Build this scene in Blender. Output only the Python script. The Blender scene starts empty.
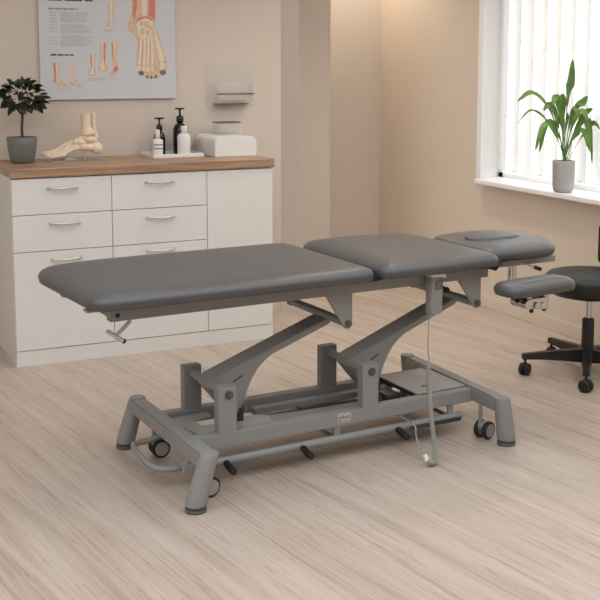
import bpy, bmesh, math, random
from mathutils import Vector, Matrix
random.seed(7)
C = bpy.context.scene.collection
PI = math.pi

# ------------------------------------------------------------------ materials
def lin(c):
    return tuple(((v/255)/12.92 if v/255 <= .04045 else ((v/255+.055)/1.055)**2.4) for v in c)
def mat(name, rgb, rough=.5, metal=0, var=.06, scale=30, bump=0, bscale=300, trans=0, spec=.5, coat=0):
    m = bpy.data.materials.new(name); m.use_nodes = True
    nt = m.node_tree; b = nt.nodes['Principled BSDF']
    c = lin(rgb)
    b.inputs['Roughness'].default_value = rough; b.inputs['Metallic'].default_value = metal
    b.inputs['Specular IOR Level'].default_value = spec
    b.inputs['Coat Weight'].default_value = coat
    b.inputs['Transmission Weight'].default_value = trans
    tc = nt.nodes.new('ShaderNodeTexCoord')
    n = nt.nodes.new('ShaderNodeTexNoise'); n.inputs['Scale'].default_value = scale; n.inputs['Detail'].default_value = 4
    r = nt.nodes.new('ShaderNodeValToRGB')
    r.color_ramp.elements[0].position = .3; r.color_ramp.elements[1].position = .7
    r.color_ramp.elements[0].color = tuple(v*(1-var) for v in c)+(1,)
    r.color_ramp.elements[1].color = tuple(min(1, v*(1+var)) for v in c)+(1,)
    nt.links.new(tc.outputs['Object'], n.inputs['Vector']); nt.links.new(n.outputs['Fac'], r.inputs['Fac'])
    nt.links.new(r.outputs['Color'], b.inputs['Base Color'])
    if bump:
        n2 = nt.nodes.new('ShaderNodeTexNoise'); n2.inputs['Scale'].default_value = bscale; n2.inputs['Detail'].default_value = 3
        bp = nt.nodes.new('ShaderNodeBump'); bp.inputs['Strength'].default_value = bump; bp.inputs['Distance'].default_value = .002
        nt.links.new(tc.outputs['Object'], n2.inputs['Vector']); nt.links.new(n2.outputs['Fac'], bp.inputs['Height'])
        nt.links.new(bp.outputs['Normal'], b.inputs['Normal'])
    return m
def wood(name, dark, mid, light, rot, stretch=(1.2, 14, 14), rough=.5, plank=None, fine=.5, bump=.04):
    m = bpy.data.materials.new(name); m.use_nodes = True
    nt = m.node_tree; b = nt.nodes['Principled BSDF']; L = nt.links.new; N = nt.nodes.new
    tc = N('ShaderNodeTexCoord'); mp = N('ShaderNodeMapping'); mp.inputs['Rotation'].default_value = (0, 0, rot)
    L(tc.outputs['Object'], mp.inputs['Vector'])
    vec = mp.outputs['Vector']
    def stretched(s, detail, rough_, dist=0, off=None):
        mm = N('ShaderNodeMapping'); mm.inputs['Scale'].default_value = s; L(vec if off is None else off, mm.inputs['Vector'])
        n = N('ShaderNodeTexNoise'); n.inputs['Scale'].default_value = 1; n.inputs['Detail'].default_value = detail
        n.inputs['Roughness'].default_value = rough_; n.inputs['Distortion'].default_value = dist
        L(mm.outputs['Vector'], n.inputs['Vector']); return n.outputs['Fac']
    off = None
    tint = None
    if plank:
        br = N('ShaderNodeTexBrick'); br.inputs['Scale'].default_value = 1
        br.inputs['Brick Width'].default_value = plank[0]; br.inputs['Row Height'].default_value = plank[1]
        br.inputs['Mortar Size'].default_value = .0008; br.offset = .37
        br.inputs['Color1'].default_value = (0, 0, 0, 1); br.inputs['Color2'].default_value = (1, 1, 1, 1); br.inputs['Mortar'].default_value = (.5, .5, .5, 1)
        L(vec, br.inputs['Vector'])
        ad = N('ShaderNodeVectorMath'); ad.operation = 'MULTIPLY_ADD'
        ad.inputs[1].default_value = (3.1, 1.7, 9); L(br.outputs['Color'], ad.inputs[0]); L(vec, ad.inputs[2]); off = ad.outputs['Vector']
        tint = br.outputs['Color']
    a = stretched(stretch, 5, .6, .8, off)
    f = stretched((stretch[0]*2.5, stretch[1]*7, stretch[2]*7), 3, .6, 0, off)
    mx = N('ShaderNodeMath'); mx.operation = 'MULTIPLY_ADD'; mx.inputs[1].default_value = fine; L(f, mx.inputs[0]); L(a, mx.inputs[2])
    sub = N('ShaderNodeMath'); sub.operation = 'SUBTRACT'; sub.inputs[1].default_value = fine*.5; L(mx.outputs[0], sub.inputs[0])
    fac = sub.outputs[0]
    if tint:
        t2 = N('ShaderNodeMath'); t2.operation = 'MULTIPLY_ADD'; t2.inputs[1].default_value = .10; L(tint, t2.inputs[0]); L(fac, t2.inputs[2])
        t3 = N('ShaderNodeMath'); t3.operation = 'SUBTRACT'; t3.inputs[1].default_value = .05; L(t2.outputs[0], t3.inputs[0]); fac = t3.outputs[0]
    r = N('ShaderNodeValToRGB'); e = r.color_ramp.elements
    e[0].position = .27; e[0].color = lin(dark)+(1,); e[1].position = .68; e[1].color = lin(light)+(1,)
    k = e.new(.45); k.color = lin(mid)+(1,)
    L(fac, r.inputs['Fac'])
    fk = stretched((stretch[0]*5, stretch[1]*4.5, stretch[2]*4.5), 4, .7, .6, off)
    fr = N('ShaderNodeValToRGB'); fr.color_ramp.elements[0].position = .56; fr.color_ramp.elements[0].color = (1, 1, 1, 1)
    fr.color_ramp.elements[1].position = .74; fr.color_ramp.elements[1].color = (.66, .60, .55, 1); L(fk, fr.inputs['Fac'])
    ml = N('ShaderNodeMix'); ml.data_type = 'RGBA'; ml.blend_type = 'MULTIPLY'; ml.inputs['Factor'].default_value = 1
    L(r.outputs['Color'], ml.inputs['A']); L(fr.outputs['Color'], ml.inputs['B']); L(ml.outputs['Result'], b.inputs['Base Color'])
    b.inputs['Roughness'].default_value = rough
    bp = N('ShaderNodeBump'); bp.inputs['Strength'].default_value = bump; bp.inputs['Distance'].default_value = .001
    L(f, bp.inputs['Height']); L(bp.outputs['Normal'], b.inputs['Normal'])
    return m
def clear(name, tint=(235, 235, 232), alpha=.13, rough=.08):
    m = mat(name, tint, rough, var=.01)
    nt = m.node_tree; b = nt.nodes['Principled BSDF']; out = nt.nodes['Material Output']
    t = nt.nodes.new('ShaderNodeBsdfTransparent'); mx = nt.nodes.new('ShaderNodeMixShader'); mx.inputs[0].default_value = alpha
    nt.links.new(t.outputs[0], mx.inputs[1]); nt.links.new(b.outputs[0], mx.inputs[2]); nt.links.new(mx.outputs[0], out.inputs['Surface'])
    return m
def translucent(name, rgb, fac):
    m = mat(name, rgb, .8, var=.02)
    nt = m.node_tree; b = nt.nodes['Principled BSDF']; out = nt.nodes['Material Output']
    t = nt.nodes.new('ShaderNodeBsdfTranslucent'); t.inputs['Color'].default_value = lin(rgb)+(1,)
    mx = nt.nodes.new('ShaderNodeMixShader'); mx.inputs[0].default_value = fac
    nt.links.new(b.outputs[0], mx.inputs[1]); nt.links.new(t.outputs[0], mx.inputs[2]); nt.links.new(mx.outputs[0], out.inputs['Surface'])
    return m
def glow(name, rgb, s):
    m = bpy.data.materials.new(name); m.use_nodes = True
    b = m.node_tree.nodes['Principled BSDF']; b.inputs['Emission Color'].default_value = lin(rgb)+(1,); b.inputs['Emission Strength'].default_value = s
    return m

M = {}
M['vinyl'] = mat('charcoal_vinyl', (80, 80, 80), .38, var=.03, spec=.55, bump=.12, bscale=900)
M['frame'] = mat('grey_powder_coat', (143, 144, 142), .45, var=.02)
M['plate'] = mat('grey_sheet_steel', (168, 167, 163), .4, var=.03)
M['darksteel'] = mat('dark_steel', (70, 70, 70), .4, .3)
M['steel'] = mat('plain_steel', (190, 188, 184), .35, .6)
M['palesteel'] = mat('pale_steel', (205, 203, 198), .4, .15)
M['chrome'] = mat('chrome', (215, 215, 215), .14, 1, var=.02)
M['black'] = mat('black_rubber', (28, 28, 28), .55)
M['blackplastic'] = mat('black_plastic', (34, 33, 33), .38)
M['blackvinyl'] = mat('black_vinyl', (26, 26, 26), .5, var=.05, bump=.1, bscale=700)
M['foot_grey'] = mat('grey_rubber_foot', (88, 88, 86), .6)
M['wheel_disc'] = mat('grey_wheel_disc', (165, 164, 160), .4)
M['handset'] = mat('grey_handset_plastic', (146, 145, 142), .45)
M['handset_hi'] = mat('white_handset_plastic', (246, 245, 243), .35)
M['keypad'] = mat('dark_keypad', (108, 106, 104), .5)
M['cable'] = mat('grey_cable', (158, 156, 150), .45)
M['label'] = mat('label_white', (186, 185, 181), .6)
M['ink'] = mat('print_grey', (120, 118, 116), .7)
M['inkdark'] = mat('print_dark', (52, 50, 50), .7)
M['inklight'] = mat('print_light', (176, 174, 174), .7)
M['cabinet'] = mat('white_laminate', (226, 223, 217), .42, var=.01)
M['handle'] = mat('brushed_handle', (205, 203, 199), .3, .7)
M['gap'] = mat('grey_carcass', (150, 146, 140), .7)
M['worktop'] = wood('oak_worktop', (138, 108, 84), (164, 132, 106), (186, 156, 128), 0, (1.6, 24, 24), .45)
M['floor'] = wood('pale_oak_floor', (164, 148, 133), (186, 170, 155), (197, 183, 169), math.radians(-99), (.9, 15, 15), .42, None, .7, .05)
M['wall'] = mat('beige_paint', (209, 197, 184), .85, var=.012, scale=3, bump=.03, bscale=200)
M['wallwarm'] = mat('warm_beige_paint', (216, 201, 182), .85, var=.012, scale=3, bump=.03, bscale=200)
M['ceiling'] = mat('white_paint', (235, 232, 226), .9, var=.01)
M['white'] = mat('white_gloss_paint', (238, 238, 237), .4, var=.01)
M['poster'] = mat('poster_card', (204, 205, 208), .6, var=.01)
M['skin'] = mat('print_skin', (216, 186, 156), .7, var=.10, scale=60)
M['bone_print'] = mat('print_bone', (226, 214, 195), .7, var=.08, scale=80)
M['muscle'] = mat('print_red', (212, 132, 114), .7, var=.12, scale=70)
M['nail'] = mat('print_slate', (108, 112, 124), .7, var=.25, scale=120)
M['bone'] = mat('bone_resin', (232, 212, 184), .5, var=.08, scale=45)
M['clear'] = clear('clear_acrylic')
M['standclear'] = clear('stand_acrylic', (225, 225, 222), .35)
M['glass'] = clear('window_glass', (240, 244, 244), .06, .03)
M['ceramic'] = mat('white_ceramic', (232, 230, 226), .3, var=.01)
M['bottleblack'] = mat('black_glossy_bottle', (22, 20, 19), .18)
M['bottlewhite'] = mat('white_bottle', (230, 228, 224), .35, var=.012)
M['potgrey'] = mat('grey_glazed_pot', (112, 110, 106), .5, var=.05)
M['potstone'] = mat('pale_stone_pot', (176, 172, 168), .7, var=.04)
M['soil'] = mat('soil', (58, 44, 34), .95, var=.3, scale=90)
M['bark'] = mat('bark', (92, 70, 52), .85, var=.25, scale=60)
M['darkleaf'] = mat('dark_leaf', (38, 54, 36), .4, var=.3, scale=14)
M['leaf'] = mat('green_leaf', (96, 132, 58), .4, var=.35, scale=12)
M['slat'] = translucent('blind_fabric', (238, 238, 238), .11)
M['lamp'] = glow('lamp_disc', (255, 226, 190), 6)
M['bar'] = mat('smoked_bar', (92, 90, 88), .4)

# ------------------------------------------------------------------ mesh helpers
class MB:
    def __init__(s): s.v = []; s.f = []; s.sm = []
    def add(s, vs, fs, smooth=False):
        o = len(s.v); s.v += [Vector(p) for p in vs]; s.f += [[i+o for i in q] for q in fs]; s.sm += [smooth]*len(fs); return s
    def frombm(s, bm, mtx=None, smooth=False):
        bm.verts.index_update()
        vs = [(mtx @ v.co if mtx else v.co.copy()) for v in bm.verts]
        s.add(vs, [[v.index for v in f.verts] for f in bm.faces], smooth); bm.free(); return s
    def box(s, lo, hi, bev=0, mtx=None, seg=2):
        bm = bmesh.new(); bmesh.ops.create_cube(bm, size=1)
        d = [hi[i]-lo[i] for i in range(3)]; c = [(hi[i]+lo[i])/2 for i in range(3)]
        for v in bm.verts: v.co = Vector((v.co.x*d[0]+c[0], v.co.y*d[1]+c[1], v.co.z*d[2]+c[2]))
        if bev: bmesh.ops.bevel(bm, geom=bm.edges[:], offset=min(bev, .45*min(abs(x) for x in d)), segments=seg, affect='EDGES', profile=.5)
        return s.frombm(bm, mtx)
    def tube(s, pts, r, n=12, caps=True, smooth=True):
        pts = [Vector(p) for p in pts]
        rs = r if isinstance(r, (list, tuple)) else [r]*len(pts)
        t0 = (pts[1]-pts[0]).normalized()
        ref = Vector((0, 0, 1)) if abs(t0.z) < .9 else Vector((1, 0, 0))
        nx = t0.cross(ref).normalized(); vs = []; m = len(pts)
        for i, p in enumerate(pts):
            t = ((pts[min(i+1, m-1)]-pts[max(i-1, 0)])).normalized()
            nx = (nx - t*nx.dot(t)).normalized(); ny = t.cross(nx)
            for k in range(n):
                a = 2*PI*k/n; vs.append(p+(nx*math.cos(a)+ny*math.sin(a))*rs[i])
        fs = [[i*n+k, i*n+(k+1) % n, (i+1)*n+(k+1) % n, (i+1)*n+k] for i in range(m-1) for k in range(n)]
        s.add(vs, fs, smooth)
        if caps:
            s.add(vs[:n], [list(range(n))[::-1]]); s.add(vs[-n:], [list(range(n))])
        return s
    def lathe(s, prof, c=(0, 0, 0), n=32, mtx=None, smooth=True):
        vs = []; m = len(prof)
        for r, z in prof:
            for k in range(n):
                a = 2*PI*k/n; p = Vector((r*math.cos(a), r*math.sin(a), z))
                vs.append((mtx @ p) if mtx else p+Vector(c))
        fs = [[i*n+k, i*n+(k+1) % n, (i+1)*n+(k+1) % n, (i+1)*n+k] for i in range(m-1) for k in range(n)]
        s.add(vs, fs, smooth)
        if prof[0][0] > 1e-5: s.add(vs[:n], [list(range(n))[::-1]])
        if prof[-1][0] > 1e-5: s.add(vs[-n:], [list(range(n))])
        return s
    def ball(s, c, r, n=16, mtx=None):
        bm = bmesh.new(); bmesh.ops.create_uvsphere(bm, u_segments=n, v_segments=max(6, n//2), radius=1)
        r = r if isinstance(r, (tuple, list)) else (r, r, r)
        T = Matrix.Translation(c) @ (mtx.to_4x4() if mtx else Matrix.Identity(4)) @ Matrix.Diagonal((*r, 1))
        return s.frombm(bm, T, True)
    def prism(s, poly, axis, a, b, bev=0):
        """polygon in the two other axes, extruded along axis ('x','y','z') from a to b"""
        def P(p, t):
            return {'x': (t, p[0], p[1]), 'y': (p[0], t, p[1]), 'z': (p[0], p[1], t)}[axis]
        bm = bmesh.new()
        A = [bm.verts.new(P(p, a)) for p in poly]; B = [bm.verts.new(P(p, b)) for p in poly]; n = len(poly)
        bm.faces.new(A[::-1]); bm.faces.new(B)
        for i in range(n): bm.faces.new([A[i], A[(i+1) % n], B[(i+1) % n], B[i]])
        bmesh.ops.recalc_face_normals(bm, faces=bm.faces[:])
        if bev: bmesh.ops.bevel(bm, geom=[e for e in bm.edges if len(e.link_faces) == 2 and e.calc_face_angle(0) > .5], offset=bev, segments=2, affect='EDGES')
        return s.frombm(bm)
    def build(s, name, m, parent=None, shift=None, recalc=True):
        me = bpy.data.meshes.new(name)
        sh = Vector(shift) if shift else Vector()
        me.from_pydata([v-sh for v in s.v], [], s.f); me.update()
        for p, sm in zip(me.polygons, s.sm): p.use_smooth = sm
        if recalc:
            bm = bmesh.new(); bm.from_mesh(me); bmesh.ops.recalc_face_normals(bm, faces=bm.faces[:]); bm.to_mesh(me); bm.free()
        me.materials.append(M[m])
        o = bpy.data.objects.new(name, me); C.objects.link(o)
        if parent: o.parent = parent
        return o
def tag(o, label=None, cat=None, group=None, kind=None):
    if label: o['label'] = label
    if cat: o['category'] = cat
    if group: o['group'] = group
    if kind: o['kind'] = kind
    return o
def thing(name, label, cat, loc=(0, 0, 0), rz=0, group=None):
    o = bpy.data.objects.new(name, None); C.objects.link(o); o.empty_display_size = .05
    o.location = loc; o.rotation_euler = (0, 0, rz); return tag(o, label, cat, group)
def struct(o): o['kind'] = 'structure'; return o
def catmull(pts, k=8, closed=False):
    pts = [Vector(p) for p in pts]; n = len(pts); out = []
    rng = range(n) if closed else range(n-1)
    for i in rng:
        if closed: p0, p1, p2, p3 = pts[i-1], pts[i], pts[(i+1) % n], pts[(i+2) % n]
        else: p0, p1, p2, p3 = pts[max(i-1, 0)], pts[i], pts[i+1], pts[min(i+2, n-1)]
        for j in range(k):
            t = j/k
            out.append(.5*((2*p1)+(p2-p0)*t+(2*p0-5*p1+4*p2-p3)*t*t+(3*p1-p0-3*p2+p3)*t**3))
    if not closed: out.append(pts[-1])
    return out
def rounded(corners, k=8):
    """corners: (x, y, radius) counter-clockwise -> dense polygon"""
    out = []; n = len(corners)
    for i in range(n):
        p = Vector(corners[i][:2]); r = corners[i][2]
        a = Vector(corners[i-1][:2])-p; b = Vector(corners[(i+1) % n][:2])-p
        la, lb = a.length, b.length; a.normalize(); b.normalize()
        d = min(r, la*.49, lb*.49)
        p0, p2 = p+a*d, p+b*d
        for j in range(k+1):
            t = j/k; out.append(p0*(1-t)**2+p*2*t*(1-t)+p2*t*t)
    return out
def pad(outline, z0, th, edge=.03, dome=.004, under=.03):
    """upholstered pad: closed outline (ccw), soft rolled edge, slightly domed top"""
    n = len(outline); O = [Vector((p[0], p[1])) for p in outline]
    # resample evenly
    per = [0]
    for i in range(n): per.append(per[-1]+(O[(i+1) % n]-O[i]).length)
    tot = per[-1]; K = 120; R = []
    j = 0
    for k in range(K):
        t = tot*k/K
        while per[j+1] < t: j += 1
        q = (t-per[j])/max(per[j+1]-per[j], 1e-9); R.append(O[j].lerp(O[(j+1) % n], q))
    cen = sum(R, Vector((0, 0)))/K
    nor = []
    for k in range(K):
        t = (R[(k+1) % K]-R[k-1]); nn = Vector((t.y, -t.x)).normalized(); nor.append(nn)
    rings = [(-under, 0), (-under*.35, th*.06), (-edge*.08, th*.2), (0, th*.42), (-edge*.06, th*.58), (-edge*.28, th*.76), (-edge*.7, th*.91), (-edge*1.2, th*.985)]
    vs = []; fs = []
    def ring(pts): 
        for p in pts: vs.append(p)
    for o, z in rings: ring([(R[k].x+nor[k].x*o, R[k].y+nor[k].y*o, z0+z) for k in range(K)])
    last = [Vector(vs[-K+k][:2]) for k in range(K)]
    for sc, dz in ((.93, .3), (.8, .6), (.55, .85), (.3, .97), (.1, 1)):
        ring([(cen.x+(p.x-cen.x)*sc, cen.y+(p.y-cen.y)*sc, z0+th+dome*dz) for p in last])
    nr = len(vs)//K
    for i in range(nr-1):
        for k in range(K): fs.append([i*K+k, i*K+(k+1) % K, (i+1)*K+(k+1) % K, (i+1)*K+k])
    fs.append(list(range(K))[::-1]); fs.append([(nr-1)*K+k for k in range(K)])
    return MB().add(vs, fs, True)

# ------------------------------------------------------------------ room shell
YB, XW, YR, HC = 5.5, 3.595, 6.4, 2.6
mb = MB(); mb.box((-4, -2.5, -.12), (XW+.3, 9, 0)); struct(mb.build('floor', 'floor'))
mb = MB(); mb.box((-4, YB, 0), (2.459, YB+.14, HC)); struct(mb.build('wall_back', 'wall'))
mb = MB(); mb.box((2.804, 6.0, 0), (3.017, 7.4, HC)); struct(mb.build('wall_pier', 'wall'))
mb = MB(); mb.box((3.017, YR, 0), (XW, YR+.14, HC)); struct(mb.build('wall_recess', 'wall'))
mb = MB(); mb.box((1.6, 7.4, 0), (3.017, 7.54, HC)); struct(mb.build('wall_passage', 'wall'))
WY0, WY1, WZ0, WZ1, WT = 3.05, 5.205, .722, 2.32, .17
mb = MB()
mb.box((XW, -2.5, 0), (XW+WT, WY0, HC)); mb.box((XW, WY1, 0), (XW+WT, YR+.14, HC))
mb.box((XW, WY0, 0), (XW+WT, WY1, WZ0)); mb.box((XW, WY0, WZ1), (XW+WT, WY1, HC))
struct(mb.build('wall_right', 'wallwarm'))
mb = MB(); mb.box((-4, 3.8, HC), (XW+.3, 9, HC+.1)); mb.box((-4, -2.7, HC), (XW+.3, -.2, HC+.1)); struct(mb.build('ceiling', 'ceiling'))  # out of view; middle left open to let sky light in
mb = MB(); mb.box((-3.3, -2.5, 0), (-3.2, 5.64, HC)); struct(mb.build('wall_left_unseen', 'wall'))  # out of view, added to cut the side light
mb = MB(); mb.box((-3.3, -2.6, 0), (XW+.17, -2.5, HC)); struct(mb.build('wall_front_unseen', 'wall'))  # unseen wall behind the camera, added to darken the near cushion sides
# window: lined reveal, frame, glass, sill
mb = MB()
mb.box((XW-.012, WY1-.014, WZ0), (XW+WT, WY1+.03, WZ1)); mb.box((XW-.012, WY0-.03, WZ0), (XW+WT, WY0+.014, WZ1)); mb.box((XW-.012, WY0-.03, WZ1-.014), (XW+WT, WY1+.03, WZ1+.03))
win = struct(mb.build('window_1', 'white'))
mb = MB(); x0, x1 = XW+.115, XW+.16
for a, b in ((WY0, WY0+.06), (WY1-.06, WY1), ((WY0+WY1)/2-.03, (WY0+WY1)/2+.03)): mb.box((x0, a, WZ0), (x1, b, WZ1), .004)
for a, b in ((WZ0, WZ0+.06), (WZ1-.06, WZ1)): mb.box((x0, WY0, a), (x1, WY1, b), .004)
mb.build('window_frame', 'white', win)
mb = MB(); z = WZ0+.13
while z < WZ1-.08: mb.box((x0+.012, WY0+.05, z), (x1-.012, WY1-.05, z+.007)); z += .0625
mb.build('glazing_bar', 'white', win)
mb = MB(); mb.box((x0+.02, WY0+.05, WZ0+.05), (x0+.025, WY1-.05, WZ1-.05)); mb.build('window_pane', 'glass', win)
mb = MB(); mb.box((XW-.085, WY0-.05, .724), (XW+.004, WY1-.06, .752), .006); mb.box((XW-.002, WY0, .724), (XW+.115, WY1, .752), .002); struct(mb.build('trim_1', 'white'))
mb = MB(); mb.box((XW-.006, -2.5, 0), (XW, YR, .07), .002); struct(mb.build('baseboard_right', 'wallwarm'))

# vertical blind
bl = thing('vertical_blind', 'white vertical slatted blind hanging in the bright window', 'blind', (XW+.088, (WY0+WY1)/2, 2.28))
sh = Vector(bl.location)
mb = MB(); mb.box((XW+.06, WY0+.02, 2.26), (XW+.114, WY1-.02, 2.30), .004); mb.build('headrail', 'white', bl, sh)
y = WY1-.075
while y > WY0+.06:
    mb = MB(); vs = []; a = math.radians(79)
    for k in range(7):
        t = (k/6-.5); w = .127*t; bow = .006*(1-4*t*t)
        dx = w*math.cos(a) + bow*math.sin(a); dy = w*math.sin(a)+bow*math.cos(a)
        vs.append((XW+.088+dx, y+dy))
    n = len(vs); P = [(p[0], p[1], zz) for zz in (.795, 2.255) for p in vs]
    Q = [(p[0]+.0008, p[1]+.0005, p[2]) for p in P]
    f = [[i, i+1, n+i+1, n+i] for i in range(n-1)]
    mb.add(P, f, True)
    mb.tube([(XW+.088-.02, y-.045, .796), (XW+.088+.02, y+.045, .796)], .004, 6)
    mb.build('slat', 'slat', bl, sh, recalc=False); y -= .115
mb = MB(); mb.tube([(XW+.088, WY0+.03, .80), (XW+.088, WY1-.03, .80)], .0018, 6); mb.build('chain', 'white', bl, sh)

# ------------------------------------------------------------------ ceiling downlights (the one by the window wall is added fill)
for i, (x, y, where) in enumerate([(3.3, 6.12, 'above the recess beside the pier'), (1.5, 4.6, 'above the cabinets'), (2.75, 4.5, 'added to brighten the window wall')]):
    d = thing('ceiling_downlight', 'round white recessed ceiling downlight '+where, 'ceiling light', (x, y, HC), 0, None)
    m_ = MB(); m_.lathe([(.062, -.001), (.062, -.008), (.045, -.008), (.042, -.001)], n=24); m_.build('trim_ring', 'white', d)
    m_ = MB(); m_.lathe([(0.0, -.004), (.043, -.004), (.043, -.0015), (0, -.0015)], n=24); m_.build('diffuser', 'lamp', d)

# ------------------------------------------------------------------ cabinets
FX = [.884, 1.352, 1.832, 2.186]; FY = 4.993; CB = 5.495
def handle(cx, z, parent, sh):
    m_ = MB()
    m_.tube(catmull([(cx-.068, FY+.0, z), (cx-.060, FY-.018, z), (cx, FY-.032, z-.004), (cx+.060, FY-.018, z), (cx+.068, FY+.0, z)], 6), .0058, 10)
    m_.build('handle', 'handle', parent, sh)
def cabinet(i, name, label, cat, drawers, group=None):
    x0, x1 = FX[i], FX[i+1]
    t = thing(name, label, cat, ((x0+x1)/2, (FY+CB)/2, 0)); sh = Vector(t.location)
    m_ = MB(); m_.box((x0, FY+.02, .0), (x1, CB, .888)); m_.build('body', 'cabinet', t, sh)
    m_ = MB(); m_.box((x0+(.0 if i == 0 else 0), FY+.004, 0), (x1, FY+.019, .074), .001); m_.build('plinth', 'cabinet', t, sh)
    g = .0016
    for z0, z1, hz, hx in drawers:
        m_ = MB(); m_.box((x0+g, FY, z0+g), (x1-g, FY+.019, z1-g), .0012)
        if hz: d = m_.build('drawer', 'cabinet', t, sh); handle(hx, hz, d, sh)
        else: m_.build('door', 'cabinet', t, sh)
    return t
cabinet(0, 'drawer_cabinet', 'white three-drawer cabinet at the left end, below the grey-potted tree', 'cabinet', [(.714, .884, .838, 1.118), (.542, .714, .672, 1.126), (.076, .542, .502, 1.128)])
cabinet(1, 'drawer_cabinet', 'white middle drawer cabinet below the tray of bottles', 'cabinet', [(.714, .884, .843, 1.588), (.542, .714, .672, 1.590), (.076, .542, .510, 1.59)])
cabinet(2, 'door_cabinet', 'white plain-fronted cabinet unit at the right end, below the white dispenser', 'cabinet', [(.076, .884, None, None)])
mb = MB(); mb.box((FX[0]-.006, FY-.012, .889), (FX[3]+.006, CB, .930), .003)
w = mb.build('worktop', 'worktop', None); tag(w, 'long oak-coloured wooden worktop lying across the white cabinets', 'worktop')
ZT = .930

# ------------------------------------------------------------------ poster
PX0, PX1, PZ0, PZ1, PY = 1.131, 1.842, 1.225, 1.80, 5.478
po = thing('anatomy_poster', 'white foot anatomy chart on a board hung on the back wall', 'poster', ((PX0+PX1)/2, 5.49, PZ0)); psh = Vector(po.location)
mb = MB(); mb.box((PX0, PY, PZ0), (PX1, YB, PZ1), .002); mb.build('board', 'poster', po, psh)
def ill(name, polys, parent=po):
    """printed shapes: list of (material, polygon, layer); each material is its own thin ink mesh"""
    first = None; bym = {}
    for m_, p, l in polys: bym.setdefault((m_, l), []).append(p)
    for (m_, l), ps in bym.items():
        if m_ == 'muscle' and first is not None:
            for p in ps: MB().prism(p, 'y', PY-.0004-.0004*l, PY-.00005).build('muscle_print', m_, first, psh)
            continue
        q = MB()
        for p in ps: q.prism(p, 'y', PY-.0004-.0004*l, PY-.00005)
        if first is None: first = q.build(name, m_, parent, psh)
        else: q.build({'muscle': 'muscle_print', 'bone_print': 'bone_print', 'nail': 'toenail_print'}.get(m_, 'print'), m_, first, psh)
    return first
def sm2(poly, k=4): return [tuple(p) for p in catmull([(x, z, 0) for x, z in poly], k, True)] 
def s2(poly): return [(p[0], p[1]) for p in sm2(poly)]
big = [(1.6153, 1.7714), (1.611, 1.6907), (1.6068, 1.6567), (1.5919, 1.6192), (1.5892, 1.592), (1.5979, 1.5684), (1.6224, 1.5516), (1.6326, 1.5278), (1.6353, 1.4868), (1.6308, 1.4389), (1.6336, 1.3977), (1.6366, 1.3702), (1.647, 1.3495), (1.6684, 1.3425), (1.6825, 1.3285), (1.7042, 1.3284), (1.7259, 1.3282), (1.7478, 1.3316), (1.7699, 1.3453), (1.7884, 1.3592), (1.7938, 1.3765), (1.7929, 1.4113), (1.7897, 1.4391), (1.7756, 1.4737), (1.7653, 1.5082), (1.7516, 1.5563), (1.7412, 1.5837), (1.7323, 1.611), (1.7316, 1.6521), (1.7345, 1.7742)]
mus_r = [(1.7009, 1.7702), (1.7346, 1.771), (1.7348, 1.6316), (1.7135, 1.645), (1.6977, 1.6481)]
mus_l = [(1.619, 1.7682), (1.6417, 1.7688), (1.6358, 1.6912), (1.6254, 1.6299), (1.6138, 1.6569)]
tib = [(1.6616, 1.7692), (1.6937, 1.77), (1.6885, 1.6514), (1.6655, 1.6476)]
arc = [(1.631, 1.6266), (1.6526, 1.644), (1.6777, 1.6512), (1.7027, 1.6448), (1.7276, 1.6315), (1.7296, 1.6233), (1.7025, 1.6346), (1.6776, 1.641), (1.6524, 1.6337), (1.6344, 1.6199)]
ank = [(1.6379, 1.6165), (1.6595, 1.6305), (1.6811, 1.6376), (1.706, 1.6312), (1.7237, 1.6109), (1.7339, 1.5768), (1.7407, 1.5528), (1.7152, 1.5422), (1.6864, 1.5385), (1.6577, 1.5349), (1.6438, 1.5552), (1.6372, 1.5825)]
mets = [[(1.6505, 1.5348), (1.6634, 1.5349), (1.6562, 1.4595), (1.6494, 1.4011), (1.6358, 1.4011), (1.6434, 1.4595)],
 [(1.6691, 1.535), (1.6827, 1.5351), (1.6792, 1.4596), (1.6752, 1.3976), (1.6608, 1.3976), (1.6677, 1.4595)],
 [(1.6886, 1.5386), (1.7008, 1.5387), (1.6993, 1.4596), (1.6953, 1.399), (1.6824, 1.399), (1.6878, 1.4596)],
 [(1.7066, 1.5408), (1.7188, 1.5423), (1.7225, 1.4666), (1.72, 1.4031), (1.707, 1.4031), (1.7103, 1.4665)],
 [(1.7262, 1.5492), (1.7429, 1.5528), (1.7648, 1.4806), (1.7821, 1.4252), (1.7565, 1.4148), (1.7429, 1.4736)]]
def ell(cx, cz, rx, rz, n=14): return [(cx+rx*math.cos(2*PI*k/n), cz+rz*math.sin(2*PI*k/n)) for k in range(n)]
toes = [ell(1.6430, 1.383, .009, .014), ell(1.668, 1.380, .008, .014), ell(1.689, 1.378, .007, .014), ell(1.7135, 1.380, .007, .014), ell(1.768, 1.395, .014, .018)]
nails = [ell(1.6535, 1.3572, .015, .0125), ell(1.685, 1.3385, .0075, .008), ell(1.708, 1.335, .0075, .008), ell(1.732, 1.3385, .0075, .009), ell(1.7715, 1.360, .0175, .0135)]
tarsals = [ell(1.661, 1.612, .013, .012), ell(1.688, 1.607, .016, .018), ell(1.713, 1.590, .012, .016), ell(1.664, 1.573, .012, .018), ell(1.692, 1.566, .012, .016), ell(1.722, 1.56, .011, .014)]
grooves = [[(a[0][0]-.0035, a[0][1]), (a[0][0]-.001, a[0][1]), (a[3][0]-.0145, a[3][1]), (a[3][0]-.0165, a[3][1])] for a in mets]
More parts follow.
